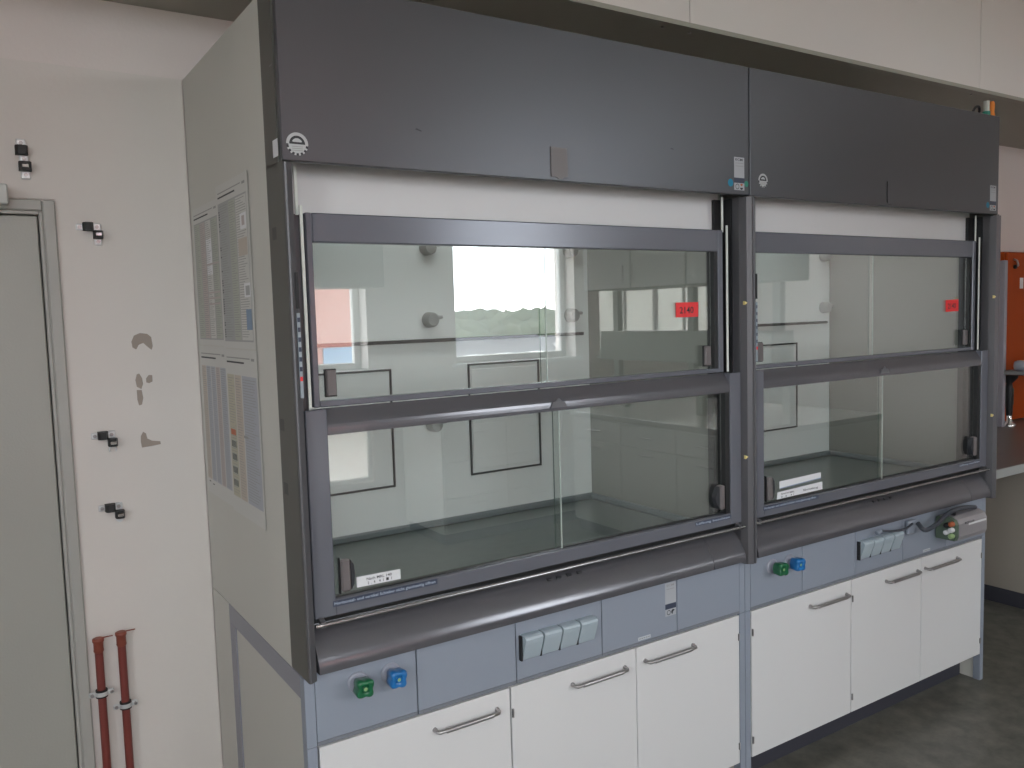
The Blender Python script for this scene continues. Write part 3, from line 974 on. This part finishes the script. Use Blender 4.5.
# ---------------------------------------------------------------- posters on the hood side
def poster(y0, y1, z0, z1, x, kind, label):
    """sheet on the outer side board, seen from -x; y1 is the rear edge"""
    t = MB()
    w, h = y1 - y0, z1 - z0
    t.box(x - .0006, x, y0, y1, z0, z1, m_poster)
    xx = x - .0009
    def q(a0, a1, c0, c1, m, d=0):   # a: 0 = left edge in view (rear), 1 = front ; c from top
        t.xquad(xx - d, y1 - a1 * w, y1 - a0 * w, z1 - c1 * h, z1 - c0 * h, m)
    rnd = random.Random(kind * 7 + 1)
    q(.06, .80, .045, .052, m_inkg); q(.06, .62, .070, .080, m_ink); q(.84, .93, .045, .06, m_inkg)
    if kind in (0, 1):
        q(.05, .95, .11, .96, m_pgrey)
        cols = {0: [(.07, .27, m_pgreen), (.29, .48, m_pred), (.50, .70, m_poster), (.72, .93, m_pgreen)],
                1: [(.07, .20, m_ink), (.09, .38, m_pgrey), (.40, .60, m_pgreen), (.62, .94, m_poster)]}[kind]
        for a, c, m in cols:
            if m is m_ink:
                continue
            q(a, c, .12, .95, m, .0001)
        for a, c, m in cols:
            k = .13
            while k < .94:
                ln = rnd.uniform(.5, .98)
                if m is m_ink:
                    if rnd.random() < .5: q(a, a + .03, k, k + .008, m_ink, .0003)
                else:
                    q(a + .01, a + (c - a) * ln, k, k + .004, m_inkg, .0002)
                k += .0145
        if kind == 1:
            q(.74, .92, .22, .31, m_paper, .0003); q(.79, .87, .235, .29, m_pred, .0004)
            q(.66, .92, .36, .46, m_porange, .0003); q(.76, .94, .62, .70, m_paper, .0003); q(.80, .92, .635, .69, m_pgrey, .0004)
            q(.78, .94, .77, .89, m_pdblue, .0003)
        else:
            for k in (.42, .62, .66, .70):
                q(.50, .93, k, k + .012, m_pred, .0003)
            q(.50, .70, .25, .50, m_paper, .0002)
    elif kind == 2:
        for a, c, m in [(.06, .22, m_porange), (.24, .40, m_pblue), (.42, .58, m_pblue), (.60, .74, m_pred), (.76, .95, m_pblue)]:
            q(a, c, .13, .90, m)
            k = .14
            while k < .89:
                q(a + .01, a + (c - a) * rnd.uniform(.6, .95), k, k + .0035, m_inkg, .0002)
                k += .014
        q(.10, .16, .915, .922, m_ink); q(.24, .30, .925, .932, m_ink)
    else:
        q(.05, .95, .12, .14, m_poster)
        for a, c, m in [(.05, .28, m_pyellow), (.30, .50, m_porange), (.53, .97, m_pblue)]:
            q(a, c, .15, .90, m)
            k = .17
            while k < .89:
                q(a + .02, a + (c - a) * rnd.uniform(.6, .95), k, k + .0035, m_inkg, .0002)
                k += .016
        q(.06, .24, .45, .475, m_pyellow, .0004); q(.08, .24, .485, .52, m_psalmon, .0004)
        for k in (.55, .63, .71, .79):
            q(.08, .24, k, k + .05, m_pgreen, .0004)
            for j in range(4):
                q(.09 + .04 * j, .115 + .04 * j, k + .006, k + .045, m_ink, .0005)
        q(.50, .64, .50, .515, m_inkg, .0004)
    return tag(t.build('wall_chart'), label, 'poster', 'printed charts taped to the hood side')
XS = .0008
poster(.553, .860, 1.574, 1.980, XS, 0, 'upper printed chart taped nearest the pinkish wall, dense grey and green columns')
poster(.258, .560, 1.570, 2.008, XS - .0022, 1, 'upper printed chart taped towards the hood front, small coloured boxes down one edge')
poster(.553, .865, 1.117, 1.570, XS, 2, 'lower printed chart taped nearest the pinkish wall, orange and blue columns')
poster(.258, .560, 1.112, 1.566, XS - .0022, 3, 'lower printed chart taped towards the hood front, with a yellow and red symbol')

# ---------------------------------------------------------------- adapter box with cables hanging below the right hood's sill
t = thing('adapter_box', 'silver grey adapter box with terminals hanging under the sill beside the far leg', 'adapter box', (2.60, -.02, .69))
b = MB()
L_ = .235
pr = [(-.034, .004), (-.040, .020), (-.040, .070), (-.032, .088), (-.012, .098), (.022, .098), (.044, .094), (.044, .004)]
b.prism(pr, .030, L_, mat('silver_case', (.38, .36, .38), .35, metal=.3), 'x')
b.box(.10, L_ - .004, -.0402, -.0398, .058, .066, m_paper)
b.text('MODULAR', (.07, -.0412, .066), .013, m_ink, .07)
b.build('case', t)
b = MB()
b.prism([(p[0] * .96, .05 + (p[1] - .05) * .96) for p in pr], .008, .0295, mat('case_end', (.10, .14, .10), .4), 'x')
for q, (yy, zz) in enumerate(((-.026, .026), (-.026, .050), (-.026, .074), (-.006, .038), (-.006, .066))):
    b.tube([(.0075, yy, zz), (-.008, yy, zz), (-.011, yy, zz)], [.010, .010, .007], [m_gold, m_paper, m_psalmon, m_paper, m_black][q], 14)
b.build('terminal_block', t)
b = MB()
b.box(.05, .06, -.010, .020, .097, .112, m_dark)
b.build('hanger', t)
def curve(pts, n=8):
    out = []
    P = [Vector(p) for p in pts]
    P = [P[0]] + P + [P[-1]]
    for i in range(1, len(P) - 2):
        for k in range(n):
            q = k / n
            out.append(.5 * ((2 * P[i]) + (-P[i - 1] + P[i + 1]) * q + (2 * P[i - 1] - 5 * P[i] + 4 * P[i + 1] - P[i + 2]) * q * q + (-P[i - 1] + 3 * P[i] - 3 * P[i + 1] + P[i + 2]) * q ** 3))
    out.append(P[-2])
    return out
b = MB()
b.tube(curve([(2.585, -.030, .80), (2.64, -.032, .812), (2.72, -.03, .81), (2.80, -.03, .80)]), .009, m_cable, 10)
b.tube(curve([(2.585, -.030, .80), (2.52, -.032, .775), (2.44, -.032, .765), (2.445, .0, .785)]), .009, m_cable, 10)
b.v = [(v[0] - 2.60, v[1] + .02, v[2] - .69) for v in b.v]
b.build('cable', t)
b = MB()
b.box(2.402, 2.455, .012, .027, .742, .797, m_ctrl, .004)
b.tube(curve([(2.402, -.004, .79), (2.34, -.012, .782), (2.26, -.012, .786), (2.19, -.008, .800)]), .0045, m_cable, 10)
b.tube([(2.19, -.008, .80), (2.17, -.006, .792)], .009, m_ctrl, 10)
tag(b.build('plug_adapter'), 'blue-grey plug piece with a short cable above the four sockets beside the adapter box', 'plug')

# ---------------------------------------------------------------- things on top of the far hood
t = thing('service_pipe', 'short pale pipe stub on the top edge of the far fume hood', 'pipe', (2.950, .030, 2.386))
b = MB(); b.tube([(0, 0, 0), (0, 0, .062)], .012, mat('pale_pipe', (.50, .50, .44), .4), 20); b.build('pipe', t)
b = MB(); b.tube([(0, 0, .002), (0, 0, .02)], .015, m_teal, 18); b.build('collar', t)
b = MB()
b.tube([(0, 0, 0), (0, 0, .012), (0, 0, .02), (0, 0, .05), (0, 0, .062)], [.013, .013, .010, .013, .009], m_orange2, 18)
o = b.build('orange_plug', None, (2.982, .026, 2.3865)); tag(o, 'small orange plug cap on top of the far fume hood corner', 'plug')
b = MB()
b.tube(curve([(2.86, .04, 2.392), (2.885, .04, 2.418), (2.91, .04, 2.424), (2.925, .045, 2.41), (2.93, .055, 2.392)]), .005, m_black, 10)
tag(b.build('cable_loop'), 'black cable loop lying on top of the far fume hood', 'cable')

# ---------------------------------------------------------------- right-hand counter area
b = MB()
b.box(3.045, 6.0, .055, .885, .866, .900, m_top, .002)
b.box(3.045, 6.0, .045, .0545, .862, .902, m_edge, .002)
tag(b.build('counter'), 'dark reddish counter top with pale edge beyond the fume hoods', 'counter')
t = thing('counter_pedestal', 'beige-grey board cabinet under the counter with dark plinth', 'cabinet', (4.0, .10, 0))
MB().box(0, 1.9, 0, .75, .085, .861, m_pedestal, .002).build('cabinet_body', t)
MB().box(.004, 1.89, .03, .74, 0, .084, m_plinth).build('plinth', t)
for k in range(3):
    d = MB().box(.02 + .62 * k, .62 + .62 * k, -.018, -.0005, .1, .85, m_pedestal, .002).build('cabinet_door', t)
    MB().tube([(.26 + .62 * k, -.045, .80), (.38 + .62 * k, -.045, .80)], .005, m_steel, 10).tube([(.26 + .62 * k, -.018, .8), (.26 + .62 * k, -.045, .8)], .004, m_steel, 8).tube([(.38 + .62 * k, -.018, .8), (.38 + .62 * k, -.045, .8)], .004, m_steel, 8).build('door_handle', d)
t = thing('wall_cabinet', 'orange cabinet hanging above the counter beyond the far fume hood', 'cabinet', (4.62, .79, .905))
MB().box(0, .85, 0, .095, .0, 1.02, m_orange, .003).build('cabinet_body', t)
d = MB().box(.004, .846, -.020, -.0005, .004, 1.016, m_orange, .004).build('cabinet_door', t)
MB().box(.15, .19, -.0215, -.0202, .80, .865, m_paper, .0005).build('white_sticker', t)
b = MB()
b.tube([(.075, -.021, .975), (.075, -.04, .965), (.075, -.045, .945), (.085, -.04, .935)], .006, m_steel, 8)
b.tube([(.08, -.021, .93), (.08, -.034, .93)], .012, m_dark, 12)
b.build('coat_hook', t)
t = thing('rack_shelf', 'grey shelf rail on an upright post in front of the orange cabinet', 'shelf', (4.5, .66, .9))
MB().box(-.082, -.050, .02, .05, .001, .965, mat('rack_post', (.30, .29, .33), .4), .003).build('post', t)
MB().box(1.55, 1.58, .02, .05, .001, .965, mat('rack_post', (.30, .29, .33), .4), .003).build('post', t)
MB().box(-.082, 1.58, -.10, .018, .308, .332, mat('rack_shelf_grey', (.20, .21, .21), .4), .004).build('shelf_board', t)
b = MB()
b.tube([(0, 0, 0), (0, 0, .004), (.004, 0, .02), (.008, 0, .045), (.008, 0, .055)], [.038, .046, .05, .047, .030], m_rose, 20)
o = b.build('small_bowl', None, (4.475, .60, 1.2345)); tag(o, 'small pale bowl on the grey shelf in front of the orange cabinet', 'bowl')
t = thing('eyewash_shower', 'black hand-held eyewash shower standing on the counter before the orange cabinet', 'eyewash', (4.515, .69, .9005))
MB().tube([(0, 0, 0), (0, 0, .010), (0, 0, .02), (0, 0, .06)], [.035, .035, .016, .014], m_chrome, 18).build('holder', t)
b = MB()
b.tube([(0, 0, .061), (-.002, 0, .10), (-.004, 0, .18), (-.006, 0, .23), (-.006, 0, .25), (-.006, 0, .285), (-.006, 0, .298)], [.017, .019, .024, .020, .016, .045, .047], m_black, 20)
b.build('shower_head', t)
b = MB(); b.box(.022, .032, -.010, .010, .12, .22, m_green, .003); b.build('lever', t)

# ---------------------------------------------------------------- the rest of the room, seen mirrored in the sash glass
def bench(x0, x1, y0, y1, label, face, n):
    t = thing('lab_bench', label, 'bench', (x0, y0, 0))
    w, d = x1 - x0, y1 - y0
    MB().box(.04, w - .04, .04, d - .04, 0, .08, m_plinth).build('plinth', t)
    MB().box(.02, w - .02, .02, d - .02, .081, .865, m_bench).build('cabinet_body', t)
    MB().box(0, w, 0, d, .866, .902, mat('bench_top_glossy', (.42, .42, .40), .12), .003).build('bench_top', t)
    for k in range(n):
        if face == 'x':
            a, c = .03 + (d - .06) * k / n, .03 + (d - .06) * (k + 1) / n
            o = MB().box(0.0, .0195, a + .002, c - .002, .10, .70, m_bench, .002).build('cabinet_door', t)
            MB().tube([(-.02, (a + c) / 2 - .07, .66), (-.02, (a + c) / 2 + .07, .66)], .006, m_steel, 8).build('door_handle', o)
            o = MB().box(0.0, .0195, a + .002, c - .002, .704, .855, m_bench, .002).build('drawer', t)
            MB().tube([(-.02, (a + c) / 2 - .07, .78), (-.02, (a + c) / 2 + .07, .78)], .006, m_steel, 8).build('drawer_handle', o)
        else:
            a, c = .03 + (w - .06) * k / n, .03 + (w - .06) * (k + 1) / n
            for z0, z1 in ((.10, .34), (.345, .60), (.605, .855)):
                o = MB().box(a + .002, c - .002, d - .0195, d, z0, z1, m_bench, .002).build('drawer', t)
                MB().tube([((a + c) / 2 - .07, d + .02, z1 - .05), ((a + c) / 2 + .07, d + .02, z1 - .05)], .006, m_steel, 8).build('drawer_handle', o)
    return t
bench(3.20, 4.55, -3.15, -1.45, 'island laboratory bench with pale doors in the middle of the room', 'x', 3)
bench(2.15, 5.9, -3.96, -3.30, 'long laboratory bench with drawers under the windows', 'y', 7)
t = thing('reagent_shelf', 'overhead cupboards on grey posts above the island bench', 'shelf', (3.2, -3.12, .903))
for py in (.06, .86, 1.58):
    MB().box(.42, .47, py, py + .06, 0, .89, m_benchd, .003).build('post', t)
MB().box(.34, .55, .0, 1.64, .37, .585, m_benchd, .003).build('service_channel', t)
MB().box(.20, .70, .0, 1.64, .895, 1.60, m_benchd, .004).build('cupboard_body', t)
for k in range(3):
    o = MB().box(.180, .1995, .01 + .545 * k, .545 + .545 * k - .005, .90, 1.595, m_bench, .002).build('cupboard_door', t)
    MB().tube([(.155, .49 + .545 * k - (.44 if k % 2 else 0), .94), (.155, .49 + .545 * k - (.44 if k % 2 else 0), 1.06)], .006, m_steel, 8).build('door_handle', o)
t = thing('wall_cupboard', 'grey wall cupboard hanging between the windows', 'cupboard', (1.05, -3.96, 1.86))
MB().box(0, .90, 0, .34, 0, .75, m_benchd, .004).build('cupboard_body', t)
MB().box(.004, .896, .3405, .36, .004, .746, m_benchd, .003).build('cupboard_door', t)

# ---------------------------------------------------------------- outdoors
m_grass = mat('far_ground', (.10, .12, .07), .9, noise=(.05, .2, (.16, .15, .12)))
struct(MB().box(-400, 500, -700, -8, -9.2, -9, m_grass).build('ground'), 'ground outside')
m_tile = mat('slate_roof', (.08, .08, .09), .7)
m_tile2 = mat('red_roof', (.22, .08, .06), .7)
m_hw = mat('house_render', (.40, .38, .35), .8)
m_hw2 = mat('house_brick', (.27, .12, .10), .8)
m_hwin = mat('house_window', (.10, .16, .24), .3)
rr = random.Random(11)
def house(x, y, w, d, h, wall, roof, label, flat=False):
    t = thing('house', label, 'house', (x, y, -9), 'houses in the town outside')
    b = MB().box(0, w, -d, 0, 0, h, wall)
    b.build('wall', t)
    b = MB()
    if flat:
        b.box(-.2, w + .2, -d - .2, .2, h, h + .4, roof)
    else:
        b.prism([(.6, h), (-d / 2, h + d * .38), (-d - .6, h)], -.4, w + .4, roof, 'x')
    b.build('roof', t)
    b = MB()
    nx = max(2, int(w / 2.6)); nzz = max(2, int(h / 3.2))
    for i in range(nx):
        for k in range(nzz):
            cx = w * (i + .5) / nx; cz = h * (k + .5) / nzz
            b.box(cx - .55, cx + .55, .0, .06, cz - .8, cz + .8, m_hwin if wall is m_hw2 else m_pvc)
    b.build('windows', t)
    if not flat:
        b = MB()
        for i in range(nx):
            cx = w * (i + .5) / nx
            b.box(cx - .5, cx + .5, -d * .30, -d * .10, h + d * .10, h + d * .10 + 1.3, m_pvc)
        b.build('dormers', t)
house(-2, -22, 12.4, 12, 18, m_hw2, m_tile, 'red brick building standing close outside', True)
spots = [(27, -50), (37, -66), (54, -62), (47, -84), (66, -80), (33, -88), (82, -76), (40, -48), (62, -93)]
for i, (x, y) in enumerate(spots):
    house(x, y, rr.uniform(9, 14), rr.uniform(8, 10), rr.uniform(4.2, 5.6), m_hw, [m_tile, m_tile2][i % 5 == 1], ['pale town house with dark roof', 'pale town house with red roof'][i % 5 == 1] + ', outside the windows')
m_leaf = mat('tree_foliage', (.02, .032, .015), .9, noise=(.3, .2, (.035, .05, .022)))
b = MB()
for k in range(300):
    a = rr.uniform(.15, .86)
    D = rr.choice([170, 185, 205, 240]) * rr.uniform(.95, 1.08)
    x, y = D * math.sin(a) , -D * math.cos(a)
    rad = rr.uniform(3.2, 5.0)
    zt = -1.5 + rr.uniform(0, 1.8) - rad + (0 if D < 165 else 1.5 if D < 190 else 3.5)
    n, m2 = 7, 5
    vs, fs = [], []
    for i in range(m2 + 1):
        ph = math.pi * i / m2
        for j in range(n):
            th = 2 * math.pi * j / n
            q = rad * rr.uniform(.82, 1.15)
            vs.append((x + q * math.sin(ph) * math.cos(th), y + q * math.sin(ph) * math.sin(th), zt + q * .9 * math.cos(ph)))
    for i in range(m2):
        for j in range(n):
            fs.append((i * n + j, i * n + (j + 1) % n, (i + 1) * n + (j + 1) % n, (i + 1) * n + j))
    b.add(vs, fs, m_leaf, True)
o = b.build('trees'); o['kind'] = 'stuff'; o['label'] = 'distant green tree crowns beyond the town'; o['category'] = 'trees'
